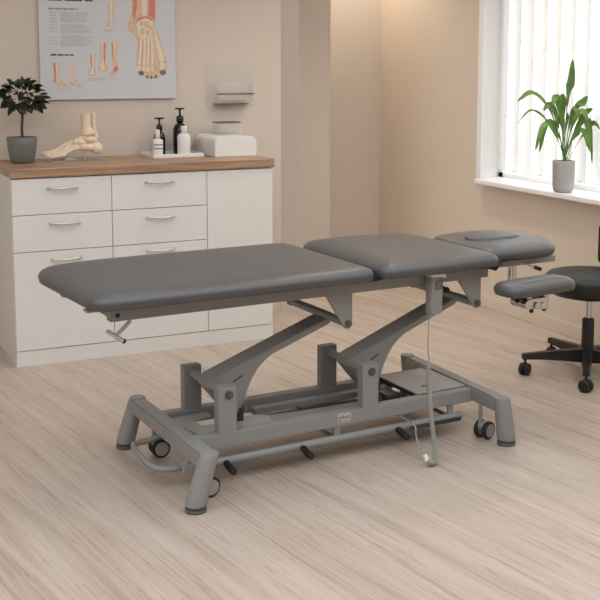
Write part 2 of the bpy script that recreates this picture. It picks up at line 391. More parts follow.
ill('foot_illustration', [('skin', s2(big), 0), ('muscle', mus_r, 1), ('muscle', mus_l, 1), ('bone_print', tib, 1), ('muscle', arc, 2), ('bone_print', s2(ank), 1)]
    + [('bone_print', m_, 2) for m_ in mets] + [('bone_print', m_, 2) for m_ in toes] + [('nail', m_, 3) for m_ in nails] + [('skin', m_, 3) for m_ in tarsals] + [('muscle', g, 1) for g in grooves])
fa = [(1.1957, 1.4125), (1.2296, 1.4125), (1.2244, 1.3601), (1.2273, 1.33), (1.2532, 1.3072), (1.2719, 1.2919), (1.2679, 1.2859), (1.2264, 1.2962), (1.2002, 1.3039), (1.1931, 1.319), (1.2013, 1.3452)]
fa_red = [(1.198, 1.4115), (1.2078, 1.4115), (1.2096, 1.3601), (1.2058, 1.3151), (1.1982, 1.3152), (1.2031, 1.3527)]
fa_bone = [(1.2145, 1.411), (1.2225, 1.411), (1.2190, 1.350), (1.222, 1.325), (1.248, 1.302), (1.246, 1.299), (1.216, 1.318), (1.212, 1.35)]
fc = [(1.3836, 1.4563), (1.4146, 1.4564), (1.4069, 1.3972), (1.4137, 1.3554), (1.408, 1.344), (1.3769, 1.3442), (1.3734, 1.3556), (1.3883, 1.3973)]
fd = [(1.4393, 1.5172), (1.4705, 1.5174), (1.4655, 1.4352), (1.4768, 1.378), (1.467, 1.365), (1.4319, 1.3667), (1.4259, 1.3782), (1.4436, 1.4352)]
fe = [(1.4956, 1.5176), (1.5334, 1.5179), (1.5237, 1.4353), (1.5319, 1.3778), (1.5138, 1.3434), (1.4901, 1.342), (1.4888, 1.355), (1.5083, 1.3817), (1.5001, 1.4353)]
fe_red = [(1.5069, 1.3894), (1.5291, 1.3932), (1.5304, 1.3778), (1.5182, 1.3625), (1.5065, 1.3702)]
fd_red = [(1.4587, 1.5112), (1.4688, 1.5113), (1.464, 1.4352), (1.4599, 1.3971), (1.4561, 1.4352)]
ff = [(1.4829, 1.7157), (1.5194, 1.7165), (1.5141, 1.6534), (1.5201, 1.6283), (1.5107, 1.618), (1.5, 1.609), (1.4906, 1.595), (1.471, 1.5947), (1.474, 1.6086), (1.4915, 1.6341)]
tr = lambda p, dx, dz=0: [(x+dx, z+dz) for x, z in p]
ill('foot_illustration', [('skin', fa, 0), ('muscle', fa_red, 1), ('bone_print', fa_bone, 1)])
ill('foot_illustration', [('skin', tr(fa, .0735), 0), ('bone_print', tr(fa_bone, .0735), 1), ('bone_print', tr(fa_red, .0735), 1)])
ill('foot_illustration', [('skin', fc, 0), ('muscle', tr([(1.3865, 1.45), (1.392, 1.45), (1.3945, 1.40), (1.392, 1.375)], 0), 1), ('bone_print', [(1.398, 1.455), (1.405, 1.455), (1.402, 1.39), (1.404, 1.35), (1.385, 1.35), (1.396, 1.39)], 1)])
ill('foot_illustration', [('skin', fd, 0), ('muscle', fd_red, 1), ('bone_print', [(1.446, 1.515), (1.455, 1.515), (1.454, 1.44), (1.462, 1.375), (1.436, 1.375), (1.450, 1.43)], 1)])
ill('foot_illustration', [('skin', fe, 0), ('muscle', fe_red, 1), ('muscle', [(1.499, 1.51), (1.505, 1.51), (1.507, 1.44), (1.510, 1.40), (1.504, 1.44)], 1), ('bone_print', [(1.511, 1.515), (1.523, 1.515), (1.516, 1.43), (1.512, 1.395)], 1)])
ill('foot_illustration', [('skin', ff, 0), ('bone_print', [(1.492, 1.715), (1.507, 1.715), (1.503, 1.65), (1.509, 1.628), (1.486, 1.60), (1.497, 1.635)], 1)])
rp = random.Random(3)
def print_words(x0, x1, z, h, bold, q):
    """unreadable print: rows of letter-sized strokes grouped in words"""
    x = x0
    while x < x1:
        n = rp.randint(4, 9)
        for _ in range(n):
            w_ = h*rp.uniform(.35, .6); hh = h*rp.choice([.65, .65, .68, .7, 1])
            if x+w_ > x1: return
            q.box((x, PY-.0006, z), (x+w_*bold, PY-.00005, z+hh)); x += w_
        x += h*.45
q = MB(); print_words(1.1805, 1.423, 1.7185, .030, .86, q); q.build('title_print', 'inkdark', po, psh)
q = MB(); print_words(1.1805, 1.335, 1.676, .0085, .85, q); q.build('heading_print', 'ink', po, psh)
q = MB(); print_words(1.185, 1.305, 1.4465, .0105, .9, q); q.build('heading_print', 'inkdark', po, psh)
q = MB(); r = 0; z = 1.660
while z > 1.49:
    if r not in (7, 14):
        print_words(1.239, 1.405+rp.uniform(-.05, .01), z, .0048, .8, q)
        if r % 2 == 0: print_words(1.183, 1.222, z, .0048, .8, q)
    z -= .0078; r += 1
print_words(1.234, 1.30, 1.2765, .0045, .8, q); print_words(1.373, 1.53, 1.329, .0045, .8, q); print_words(1.373, 1.47, 1.3215, .0045, .8, q)
print_words(1.464, 1.522, 1.5755, .0045, .8, q); print_words(1.468, 1.51, 1.568, .0045, .8, q)
q.build('text_print', 'inklight', po, psh)

# ------------------------------------------------------------------ things on the worktop
# potted tree
bx, by = .997, 5.30
t = thing('potted_tree', 'small dark-leaved tree in a grey pot at the left of the worktop', 'potted plant', (bx, by, ZT))
q = MB(); q.lathe([(.0, 0), (.047, 0), (.055, .004), (.063, .035), (.070, .085), (.073, .126), (.067, .126), (.064, .110), (0, .108)], n=40); q.build('pot', 'potgrey', t)
q = MB(); q.lathe([(0, .114), (.045, .113), (.064, .1095)], n=24); q.build('soil', 'soil', t)
q = MB()
q.tube(catmull([(.004, 0, .11), (.002, 0, .16), (.006, .004, .21), (.007, 0, .235)], 5), [.0075-.0001*i for i in range(16)], 10)
ends = []
for (ex, ey, ez, mx_, mz) in [(-.062, .0, .345, -.02, .27), (.058, .01, .335, .03, .265), (-.02, -.03, .36, -.008, .29), (.015, .04, .35, .012, .28), (.03, -.045, .31, .02, .26), (-.04, .045, .31, -.02, .265)]:
    p = catmull([(.007, 0, .228), (mx_, ey*.4, mz), (ex, ey, ez)], 5); q.tube(p, [.0045-.00028*i for i in range(len(p))], 8); ends.append(p)
q.build('trunk', 'bark', t)
def leaf(q, base, d, up, L, W, fold=.25, bend=.25, n=6):
    d = Vector(d).normalized(); s = d.cross(Vector(up)); s = s.normalized() if s.length > 1e-4 else Vector((1, 0, 0)); u = s.cross(d)
    vs = []; base = Vector(base)
    for i in range(n+1):
        x = i/n; w_ = W*math.sin(PI*min(1, x*.93+.05))**.75 * (1-.25*x) if 0 < i < n else W*.04
        c = base+d*(L*x)-u*(bend*L*x*x)
        vs += [c-s*w_+u*(fold*w_), c, c+s*w_+u*(fold*w_)]
    f = []
    for i in range(n): 
        a = i*3
        f += [[a, a+1, a+4, a+3], [a+1, a+2, a+5, a+4]]
    q.add(vs, f, True)
q = MB(); rl = random.Random(11)
for _ in range(150):
    th = rl.uniform(0, 2*PI); ph = rl.uniform(-1.0, 1.2); rr = rl.uniform(.35, 1)**.5
    ctr = Vector((.008, 0, .318)); dirv = Vector((math.cos(th)*math.cos(ph), math.sin(th)*math.cos(ph)*.85, math.sin(ph)*.7))
    base = ctr+Vector((dirv.x*.096*rr, dirv.y*.08*rr, dirv.z*.10*rr))
    dd = dirv+Vector((rl.uniform(-.5, .5), rl.uniform(-.5, .5), rl.uniform(-.45, .45)))
    leaf(q, base, dd, (rl.uniform(-1, 1), rl.uniform(-1, 1), .8), rl.uniform(.036, .054), rl.uniform(.0115, .016))
q.build('foliage', 'darkleaf', t, recalc=False)

# foot skeleton model
fx, fy = 1.25, 5.30
t = thing('foot_skeleton_model', 'bone-coloured foot skeleton model on a clear stand on the worktop', 'anatomical model', (fx, fy, ZT))
q = MB(); q.box((-.135, -.05, .0), (.165, .06, .006), .002); q.box((-.055, -.045, .006), (.0, .045, .018), .003); q.tube([(.055, .005, .006), (.055, .005, .05)], .005, 10); q.build('stand', 'standclear', t)
X = lambda x, z, y=0: (x-fx, y, z-ZT)
q = MB(); q.tube(catmull([X(1.312, 1.163), X(1.312, 1.12), X(1.314, 1.09), X(1.320, 1.064), X(1.322, 1.052)], 5), [.024]*8+[.0245, .025, .026, .028, .030, .032, .034, .035, .034, .033, .031, .029, .026], 18); q.build('tibia', 'bone', t)
q = MB(); q.tube(catmull([X(1.352, 1.163, .012), X(1.353, 1.11, .012), X(1.358, 1.065, .010), X(1.362, 1.035, .008)], 5), [.0115]*8+[.012, .0125, .013, .014, .0155, .016, .015, .012], 14); q.build('fibula', 'bone', t)
q = MB(); q.ball(X(1.325, 1.035), (.045, .028, .022), 20, Matrix.Rotation(.25, 3, 'Y')); q.ball(X(1.288, 1.018, -.004), (.026, .022, .018)); q.build('talus', 'bone', t)
q = MB(); q.ball(X(1.362, .991), (.031, .026, .030), 20); q.ball(X(1.350, 1.004), (.026, .022, .024)); q.ball(X(1.325, .996), (.042, .024, .022), 20, Matrix.Rotation(-.15, 3, 'Y')); q.build('heel_bone', 'bone', t)
q = MB()
for (x, z, y_, r_) in [(1.278, 1.022, -.020, .017), (1.266, 1.028, -.002, .017), (1.272, 1.024, .02, .017), (1.292, .998, -.022, .018), (1.258, 1.022, -.012, .014), (1.262, 1.018, .012, .014), (1.290, 1.035, .004, .018)]: q.ball(X(x, z, y_), (r_*1.2, r_*.9, r_))
q.build('tarsal_bones', 'bone', t)
for i in range(5):
    y_ = -.034+.017*i; k = i/4
    x_b, z_b = 1.272-.020*k, (.996, 1.006, 1.016, 1.024, 1.026)[i]
    x_e = 1.186-.016*k; z_e = (.964, .969, .974, .978, .981)[i]
    q = MB(); p = catmull([X(x_b, z_b, y_*.75), X((x_b+x_e)/2, (z_b+z_e)/2+.006, y_*.95), X(x_e, z_e, y_*1.15)], 5)
    q.tube(p, [(.0125, .0105, .009, .008, .0074, .007, .007, .0072, .0078, .009, .0095)[j] for j in range(len(p))], 10); q.ball(p[-1], .0105, 12); q.build('metatarsal', 'bone', t)
    q = MB(); x = x_e-.010; sc = .9+.12*k
    for L_, r_ in ((.026, .0085), (.017, .0076), (.014, .007)):
        zz = z_e-(x_e-x)*.13; q.tube([X(x, zz, y_*1.2), X(x-L_*.5*sc, zz-.002, y_*1.2), X(x-L_*.9*sc, zz-.005, y_*1.2)], [r_, r_*.72, r_*.95], 10); q.ball(X(x, zz, y_*1.2), r_*1.02, 10); q.ball(X(x-L_*.92*sc, zz-.005, y_*1.2), r_*.95, 10); x -= L_*sc+.001
    q.build('toe_bones', 'bone', t)

# tray and bottles
q = MB(); q.box((-.138, -.115, 0), (.138, .115, .006), .004)
for lo, hi in (((-.138, -.115, 0), (.138, -.109, .020)), ((-.138, .109, 0), (.138, .115, .020)), ((-.138, -.115, 0), (-.132, .115, .020)), ((.132, -.115, 0), (.138, .115, .020))): q.box(lo, hi, .0025)
o = q.build('tray', 'ceramic'); o.location = (1.772, 5.350, ZT); tag(o, 'white rectangular tray under the bottles on the worktop', 'tray')
def pump(name, label, loc, R, H, tot):
    t = thing(name, label, 'bottle', loc, 0, None)
    q = MB(); q.lathe([(0, 0), (R*.94, 0), (R, .004), (R, H*.72), (R*.96, H*.80), (R*.75, H*.90), (R*.42, H*.97), (R*.36, H), (0, H)], n=32); q.build('bottle_body', 'bottleblack', t)
    q = MB(); q.lathe([(0, H), (R*.52, H), (R*.52, H+.028), (R*.30, H+.034), (R*.17, H+.036), (R*.15, tot-.012), (R*.26, tot-.010), (R*.26, tot), (0, tot)], n=20)
    q.box((-.026, -.008, tot-.008), (.024, .008, tot), .003); q.build('pump', 'bottleblack', t)
ZB = ZT+.0062
pump('pump_bottle', 'shorter black pump bottle at the left of the tray', (1.727, 5.415, ZB), .030, .122, .192)
pump('pump_bottle', 'taller black pump bottle at the middle of the tray', (1.842, 5.420, ZB), .037, .165, .240)
def plain(label, loc, R, H, tot, lab):
    t = thing('bottle', label, 'bottle', loc)
    q = MB(); q.lathe([(0, 0), (R*.95, 0), (R, .003), (R, H*.86), (R*.9, H*.95), (R*.6, H), (0, H)], n=32); q.build('bottle_body', 'bottlewhite', t)
    q = MB(); q.lathe([(0, H-.001), (R*.46, H-.001), (R*.46, tot-.003), (R*.40, tot), (0, tot)], n=24); q.build('cap', 'bottlewhite', t)
    if lab:
        for z0, z1 in lab:
            q = MB(); a0, a1 = PI*1.15, PI*1.95; vs = []
            for z_ in (z0, z1):
                for k in range(13): a = a0+(a1-a0)*k/12; vs.append(((R+.0004)*math.cos(a), (R+.0004)*math.sin(a), z_))
            q.add(vs, [[k, k+1, 14+k, 13+k] for k in range(12)], True); q.build('label_print', 'ink', t)
plain('small white bottle with grey label print, in front on the tray', (1.688, 5.325, ZB), .027, .088, .135, [(.036, .042), (.056, .062)])
plain('larger plain white bottle in front on the tray', (1.832, 5.330, ZB), .0345, .112, .150, None)

# dispenser box with rounded top edges
t = thing('towel_dispenser', 'white round-topped paper dispenser box on the worktop', 'dispenser', (2.060, 5.325, ZT))
q = MB()
prof = [(-.116, 0)]; 
prof += [(-.116+.035*(1-math.cos(a)), .072+.033*math.sin(a)) for a in [PI/2*k/8 for k in range(9)]]
prof += [(.116-.035*(1-math.sin(a)), .072+.033*math.cos(a)) for a in [PI/2*k/8 for k in range(9)]]
prof += [(.116, 0)]
q.prism(prof, 'y', -.15, .15, .004); q.build('housing', 'bottlewhite', t)
t = thing('acrylic_box', 'small clear box with a grey lid on top of the white dispenser', 'box', (2.085, 5.37, ZT+.1056))
q = MB()
for lo, hi in (((-.060, -.05, 0), (.060, -.047, .058)), ((-.060, .047, 0), (.060, .05, .058)), ((-.060, -.047, 0), (-.057, .047, .058)), ((.057, -.047, 0), (.060, .047, .058)), ((-.057, -.047, 0), (.057, .047, .003))): q.box(lo, hi)
q.build('box_body', 'clear', t)
q = MB(); q.box((-.062, -.053, .0582), (.062, .053, .0645), .002); q.build('lid', 'bar', t)
# acrylic wall holder
t = thing('acrylic_wall_holder', 'clear acrylic holder with grey bars mounted on the wall above the dispenser', 'wall holder', (2.152, YB, 1.178))
q = MB(); q.box((-.14, -.006, 0), (.14, -.001, .215), .002); q.build('back_panel', 'clear', t)
q = MB(); q.box((-.095, -.075, .035), (.11, -.071, .13), .001); q.box((-.095, -.071, .035), (-.091, -.006, .13)); q.box((.106, -.071, .035), (.11, -.006, .13)); q.build('pocket', 'clear', t)
q = MB(); q.box((-.10, -.082, .064), (.118, -.070, .071), .002); q.build('bar', 'bar', t)
q = MB(); q.box((-.10, -.060, .010), (.092, -.006, .016), .002); q.build('bar', 'bar', t)

# ------------------------------------------------------------------ plant on the sill
t = thing('potted_lily_plant', 'green long-leaved plant in a pale stone pot on the window sill', 'potted plant', (3.566, 4.424, .752))
q = MB(); q.lathe([(0, 0), (.040, 0), (.050, .008), (.055, .03), (.057, .155), (.0575, .162), (.052, .162), (.051, .148), (0, .146)], n=36); q.build('pot', 'potstone', t)
q = MB(); q.lathe([(0, .150), (.030, .149), (.051, .1475)], n=24); q.build('soil', 'soil', t)
q = MB(); rl = random.Random(5)
# camera-right direction in the room is roughly (0.9,-0.42): leaves listed as (lateral reach, out reach, peak, tip height, width)
LV = [(.03, .00, .48, .53, .027), (-.27, .02, .36, .315, .016), (-.25, -.05, .27, .20, .007), (-.17, .05, .20, .07, .018), (-.13, -.05, .21, .05, .016), (-.08, .05, .34, .30, .020),
      (.10, .05, .36, .345, .021), (.17, .03, .31, .28, .017), (.22, .07, .21, .18, .015), (.15, .06, .22, .0, .023), (-.12, .04, .30, .27, .018), (.20, .04, .27, .13, .016),
      (.05, .05, .28, .24, .020), (-.05, -.03, .24, .17, .019), (.12, .08, .17, .06, .018), (-.03, .06, .38, .36, .021), (.0, .03, .26, .26, .021), (.10, .09, .27, .22, .018)]
R_, F_ = Vector((.9056, -.4242, 0)), Vector((-.4242, -.9056, 0))
for lat, out, pk, tip, w_ in LV:
    b0 = Vector((rl.uniform(-.015, .015), rl.uniform(-.015, .015), .148))
    hor = R_*lat+F_*out
    m1 = b0+hor*.35+Vector((0, 0, max(pk*.72, .05))); e = b0+hor+Vector((0, 0, tip)); mid2 = b0+hor*.72+Vector((0, 0, pk))
    if tip > pk*.9: mid2 = b0+hor*.7+Vector((0, 0, pk*.86))
    p = catmull([b0, m1, mid2, e], 5); n = len(p)
    fc = (F_*rl.uniform(.5, 1)+R_*rl.uniform(-.5, .5)+Vector((0, 0, rl.uniform(.2, .9)))).normalized()
    st = [.0022]*5; q.tube(p[:6], .0022, 6)
    vs = []; f = []
    for i in range(4, n):
        x = (i-4)/(n-5); w = w_*(math.sin(PI*min(1, x*.94+.03))**.8)*(1.0-.15*x) if i < n-1 else .0004
        tan = (p[min(i+1, n-1)]-p[i-1]).normalized(); s = tan.cross(fc).normalized()
        u = s.cross(tan)
        vs += [p[i]-s*w+u*w*.3, p[i], p[i]+s*w+u*w*.3]
    for i in range(n-5): a = i*3; f += [[a, a+1, a+4, a+3], [a+1, a+2, a+5, a+4]]
    q.add([Vector((p_.x if p_.x < .075 else .075+(p_.x-.075)*.12, p_.y, p_.z)) for p_ in map(Vector, vs)], f, True)
q.build('foliage', 'leaf', t, recalc=False)

# ------------------------------------------------------------------ stool
sx, sy = 3.226, 3.797
t = thing('swivel_stool', 'black swivel stool with five castors beside the window wall', 'stool', (sx, sy, 0), 0)
q = MB(); q.lathe([(0, .366), (.12, .366), (.165, .374), (.188, .394), (.199, .428), (.198, .452), (.185, .466), (.15, .474), (.08, .478), (0, .478)], n=48); q.build('seat', 'blackvinyl', t)
q = MB(); q.lathe([(0, .350), (.06, .350), (.065, .365), (0, .365)], n=20); q.build('seat_mount', 'blackplastic', t)
q = MB(); q.tube([(0, 0, .23), (0, 0, .352)], .0135, 16); q.build('gas_cylinder', 'chrome', t)
q = MB(); q.lathe([(0, .10), (.026, .10), (.028, .13), (.027, .255), (.022, .262), (0, .262)], n=24); q.build('column_sleeve', 'blackplastic', t)
q = MB(); q.lathe([(0, .062), (.034, .062), (.040, .075), (.038, .115), (.028, .125), (0, .125)], n=24); q.build('hub', 'blackplastic', t)
RB = .285
for k in range(5):
    a = math.radians(157.5+72*k); c_, s_ = math.cos(a), math.sin(a)
    q = MB(); L_ = [(.02, .120, .058, .024), (.12, .114, .068, .020), (.22, .106, .074, .017), (RB+.014, .098, .074, .015)]; vs = []
    for r_, zt, zb, w in L_:
        for (sw, zz) in ((-1, zb), (1, zb), (.75, zt), (-.75, zt)): vs.append((r_*c_-sw*w*s_, r_*s_+sw*w*c_, zz))
    f = [[i*4+j, i*4+(j+1) % 4, i*4+4+(j+1) % 4, i*4+4+j] for i in range(3) for j in range(4)]+[[3, 2, 1, 0], [12, 13, 14, 15]]
    q.add(vs, f); lg = q.build('leg', 'blackplastic', t)
    q = MB(); b = a+.9; ax = Vector((-math.sin(b), math.cos(b), 0)); cx_, cy_ = RB*c_, RB*s_
    for sd in (-1, 1):
        ctr = Vector((cx_, cy_, .027))+ax*(.013*sd); q.tube([ctr-ax*.009, ctr-ax*.007, ctr+ax*.007, ctr+ax*.009], [.023, .027, .027, .023], 20)
    q.tube([(cx_, cy_, .03), (cx_, cy_, .082)], .006, 8); q.ball((cx_, cy_, .042), (.020, .020, .016)); q.build('caster', 'black', lg)
q = MB(); nb = 14; vs = []; a0 = math.atan2(-.4242, .9056)+math.radians(31); hw = math.radians(35)
prof = [(.205, .462), (.225, .462), (.242, .52), (.244, .62), (.236, .672), (.222, .68), (.208, .668), (.203, .62), (.200, .52)]
m_ = len(prof)
for i in range(nb+1):
    k = -1+2*i/nb; a = a0+hw*k; ed = (1-abs(k)**6)
    for r_, z_ in prof:
        rr = .224+(r_-.224)*(.25+.75*ed); zz = .57+(z_-.57)*(.72+.28*ed); vs.append((rr*math.cos(a), rr*math.sin(a), zz))
f = [[i*m_+j, i*m_+(j+1) % m_, (i+1)*m_+(j+1) % m_, (i+1)*m_+j] for i in range(nb) for j in range(m_)]+[list(range(m_))[::-1], [nb*m_+j for j in range(m_)]]
q.add(vs, f, True); q.build('backrest', 'blackvinyl', t)
q = MB(); ca, sa = math.cos(a0), math.sin(a0)
q.tube(catmull([(.05*ca, .05*sa, .385), (.18*ca, .18*sa, .38), (.25*ca, .25*sa, .43), (.252*ca, .252*sa, .6)], 6), .009, 10); q.build('back_bracket', 'blackplastic', t)

# ------------------------------------------------------------------ treatment table  (table frame: u along, v across, z up; origin under the near left foot)
TA = math.radians(3.7); A0 = Vector((1.094, 3.116, 0)); UC = Vector((.63, .3275, 0))
Rz = Matrix.Rotation(TA, 3, 'Z')
T = thing('treatment_table', 'grey height-adjustable treatment table with charcoal padded sections in mid-room', 'treatment table', A0+Rz @ UC, TA)
def tb(q, name, m_, parent=T, recalc=True): return q.build(name, m_, parent, UC, recalc)
# legs
for (u, v, du) in ((0, 0, .050), (0, .655, .050), (1.257, 0, -.026), (1.282, .655, -.024)):
    q = MB(); zb, zt = .022, .185; n = 28; vs = []
    for z, r_ in ((zb, .0345), (zb+.004, .0355), (.06, .0345), (zt-.02, .0305), (zt-.004, .0298), (zt, .0275)):
        s_ = (z-zb)/(zt-zb); cu = u+du*s_
        for k in range(n): vs.append((cu+r_*math.cos(2*PI*k/n), v+r_*math.sin(2*PI*k/n), z))
    m_ = len(vs)//n; f = [[i*n+k, i*n+(k+1) % n, (i+1)*n+(k+1) % n, (i+1)*n+k] for i in range(m_-1) for k in range(n)]
    q.add(vs, f, True); q.add(vs[:n], [list(range(n))[::-1]]); q.add(vs[-n:], [list(range(n))]); lg = tb(q, 'leg', 'frame')
    q = MB(); q.lathe([(0, 0), (.033, 0), (.0345, .003), (.0345, .010), (.031, .0105), (.031, .0145), (.0335, .015), (.0335, .0235), (0, .0235)], (u, v, 0), 28); tb(q, 'foot', 'foot_grey', lg)
# end cross bars
for u, hw, sk in ((.048, .030, 0), (1.236, .027, .025)):
    q = MB(); q.prism([(u-hw, .012), (u+hw, .012), (u+hw+sk, .643), (u-hw+sk, .643)], 'z', .128, .182, .006); tb(q, 'end_crossbar', 'frame')
# side rails
for v in (.158, .448):
    q = MB(); q.box((.06, v, .126), (1.215, v+.042, .176), .003); tb(q, 'side_rail', 'frame')
# posts, pivots, arms
for pu, ru in ((.188, .0), (.756, .0)):
    for v0, v1 in ((.1575, .196), (.454, .4905)):
        q = MB(); q.box((pu-.034, v0, .130), (pu+.034, v1, .336), .003); ps = tb(q, 'support_post', 'frame')
        vo = v0 if v0 < .3 else v1; sg = -1 if v0 < .3 else 1
        q = MB(); q.tube([(pu+.004, vo, .308), (pu+.004, vo+sg*.004, .308)], .015, 20); q.tube([(pu+.004, vo+sg*.004, .308), (pu+.004, vo+sg*.010, .308)], .009, 6); tb(q, 'bolt', 'foot_grey', ps)
    q = MB(); q.tube([(pu+.002, .194, .308), (pu+.002, .456, .308)], .0165, 20); tb(q, 'pivot_tube', 'frame')
    d = pu-.188; ez = 0 if pu < .5 else .012
    prof = [(.176, .322), (.200, .335), (.631, .488), (.656, .494), (.664, .482), (.652, .470), (.420, .388), (.392, .370), (.364, .345), (.343, .315), (.325, .28), (.308, .235), (.290, .196), (.262, .190), (.215, .245), (.172, .298)]
    def sw(p): return (p[0]+d, p[1]+ez*max(0, min(1, (p[0]-.2)/.45)))
    q = MB(); q.prism([sw(p) for p in prof], 'y', .28, .375, .003); am = tb(q, 'lift_arm', 'frame')
    q = MB(); q.prism([sw(p) for p in [(.215, .331), (.236, .3385), (.236, .3325), (.215, .325)]], 'y', .279, .2805) if False else q.prism([sw(p) for p in [(.264, .312), (.300, .330), (.302, .3265), (.266, .3085)]], 'y', .279, .2812); tb(q, 'slot', 'black', am)
    q = MB(); q.tube([(.295+d, .27, .205), (.295+d, .385, .205)], .009, 12); q.box((.283+d, .29, .15), (.31+d, .298, .215)); q.box((.283+d, .357, .15), (.31+d, .365, .215)); tb(q, 'actuator_lug', 'darksteel')
    tu, tz = .646+d, .503+ez
    q = MB(); q.tube([(tu, .148, tz), (tu, .556, tz)], .0155, 20); tb(q, 'upper_tube', 'frame')
    for v0, v1, sg in ((.137, .149, -1), (.551, .563, 1)):
        q = MB(); arc_ = [(tu+.019*math.cos(a), tz+.019*math.sin(a)) for a in [PI*(1.08+.84*k/8) for k in range(9)]]
        q.prism([(tu-.090, .6125)]+arc_+[(tu+.018, .6125)], 'y', v0, v1, .002); br = tb(q, 'hanger_bracket', 'frame')
        vo = v0 if sg < 0 else v1
        q = MB(); q.tube([(tu, vo, tz), (tu, vo+sg*.008, tz)], .0125, 16); tb(q, 'bolt', 'foot_grey', br)
# top frame
q = MB(); q.box((-.224, .132, .611), (1.262, .172, .650), .003); r1 = tb(q, 'top_rail', 'frame')
q2 = MB(); q2.tube([(-.200, .131, .631), (-.200, .1335, .631)], .0075, 16); tb(q2, 'bolt', 'black', r1)
q = MB(); q.box((-.235, .53, .611), (1.262, .57, .650), .003); tb(q, 'top_rail', 'frame')
for u in (-.215, .30, .63, 1.22):
    q = MB(); q.box((u, .172, .615), (u+.04, .53, .648), .002); tb(q, 'top_crossmember', 'frame')
for v in (.135, .385):
    q = MB(); q.box((-.298, v, .648), (-.15, v+.035, .656), .002); tb(q, 'board_runner', 'frame')
# cushions
ZC = .665
main = rounded([(-.305, .036, .075), (.2, .033, .04), (.712, .036, .06), (.702, .700, .085), (.2, .703, .04), (-.10, .70, .08), (-.335, .655, .13)])
tb(pad(main, ZC, .050, .034, .006, .012), 'leg_cushion', 'vinyl')
mid = rounded([(.738, .036, .06), (1.0, .036, .05), (1.266, .046, .06), (1.270, .37, .1), (1.256, .680, .13), (1.0, .702, .05), (.730, .702, .13)])
tb(pad(mid, ZC, .050, .034, .012, .012), 'back_cushion', 'vinyl')
q = MB(); q.box((.700, .09, .655), (.742, .66, .676)); tb(q, 'cushion_hinge', 'black')
head = rounded([(1.29, .170, .07), (1.44, .140, .08), (1.615, .150, .06), (1.715, .30, .11), (1.715, .46, .12), (1.625, .605, .12), (1.44, .620, .1), (1.29, .575, .08)])
tb(pad(head, .662, .044, .030, .008, .014), 'headrest_cushion', 'vinyl')
hole = [(1.490+.128*math.cos(2*PI*k/40)*(1-.10*math.cos(2*PI*k/40)), .385+.074*math.sin(2*PI*k/40)) for k in range(40)]
tb(pad(hole, .7055, .017, .016, .003, .004), 'breathing_hole_insert', 'vinyl')
# headrest frame, hinge bumper and lever
q = MB(); q.box((1.385, .20, .625), (1.655, .225, .650), .003); q.box((1.385, .49, .625), (1.655, .515, .650), .003); q.box((1.62, .225, .628), (1.65, .49, .648), .002); tb(q, 'headrest_frame', 'frame')
q = MB(); q.box((1.262, .22, .622), (1.40, .24, .646), .002); q.box((1.262, .475, .622), (1.40, .495, .646), .002); tb(q, 'headrest_arm', 'frame')
for v in (.085, .60):
    q = MB(); q.tube([(1.256, v, .660), (1.256, v+.05, .660)], .016, 16); tb(q, 'hinge_bumper', 'black')
q = MB(); q.tube([(1.46, .21, .632), (1.50, .190, .628), (1.535, .18, .614)], .0045, 8); lv = tb(q, 'headrest_lever', 'steel')
q = MB(); q.tube([(1.528, .182, .617), (1.556, .174, .606)], .008, 10); tb(q, 'lever_knob', 'black', lv)
q = MB(); q.tube([(1.515, .30, .49), (1.515, .30, .64)], .018, 18); tb(q, 'headrest_post', 'chrome')
q = MB(); q.tube([(1.515, .305, .515), (1.515, .09, .515)], .012, 12); tb(q, 'armrest_arm', 'chrome')
# armrest
ax_ = Vector((1.385, -.02)); aa = math.radians(3.5)
def ar(x, y): return (ax_.x+x*math.cos(aa)-y*math.sin(aa), ax_.y+x*math.sin(aa)+y*math.cos(aa))
arm_o = [(*ar(x, y), r_) for x, y, r_ in ((-.20, -.075, .075), (.140, -.075, .07), (.140, .075, .075), (-.20, .075, .08))]
tb(pad(rounded(arm_o), .574, .048, .030, .006, .014), 'armrest_cushion', 'vinyl')
q = MB(); q.box((1.27, -.05, .564), (1.46, .02, .5745), .002); tb(q, 'armrest_plate', 'darksteel')
q = MB(); q.tube([(1.395, -.03, 0.51), (1.395, -.03, 0.567)], .017, 16); q.box((1.27, -.055, 0.54), (1.39, -.01, 0.558), .005); q.tube([(1.285, -.075, 0.542), (1.285, .01, 0.542)], .018, 14); q.tube([(1.332, -.07, 0.532), (1.332, .0, 0.532)], .014, 14); q.box((1.295, -.05, 0.555), (1.32, -.02, 0.567), .002)
q.tube([(1.395, -.03, 0.525), (1.485, .10, 0.525)], .012, 12); cl = tb(q, 'armrest_clamp', 'chrome')
for p in ((1.255, -.045, 0.555), (1.395, -.03, 0.507), (1.3, -.07, 0.518)):
    q = MB(); q.ball(p, .009, 12); tb(q, 'clamp_knob', 'black', cl)
# release lever at the foot end
q = MB(); q.tube([(-.135, .20, .612), (-.136, .20, .590), (-.18, .20, .551)], .0065, 10); q.tube([(-.213, .20, .567), (-.160, .20, .529)], .0075, 10); lv = tb(q, 'release_lever', 'palesteel')
q = MB(); q.ball((-.158, .20, .528), .0085, 10); tb(q, 'lever_tip', 'black', lv)
# back section gas spring and release
q = MB(); q.tube([(1.03, .30, .600), (1.15, .33, .560)], .014, 14); q.tube([(1.15, .33, .560), (1.20, .34, .545)], .007, 10); tb(q, 'gas_spring', 'steel')
q = MB(); q.tube([(1.055, .19, .607), (1.075, .18, .588), (1.09, .17, .575)], .007, 10); q.ball((1.095, .168, .572), .012, 12); tb(q, 'release_knob', 'black')
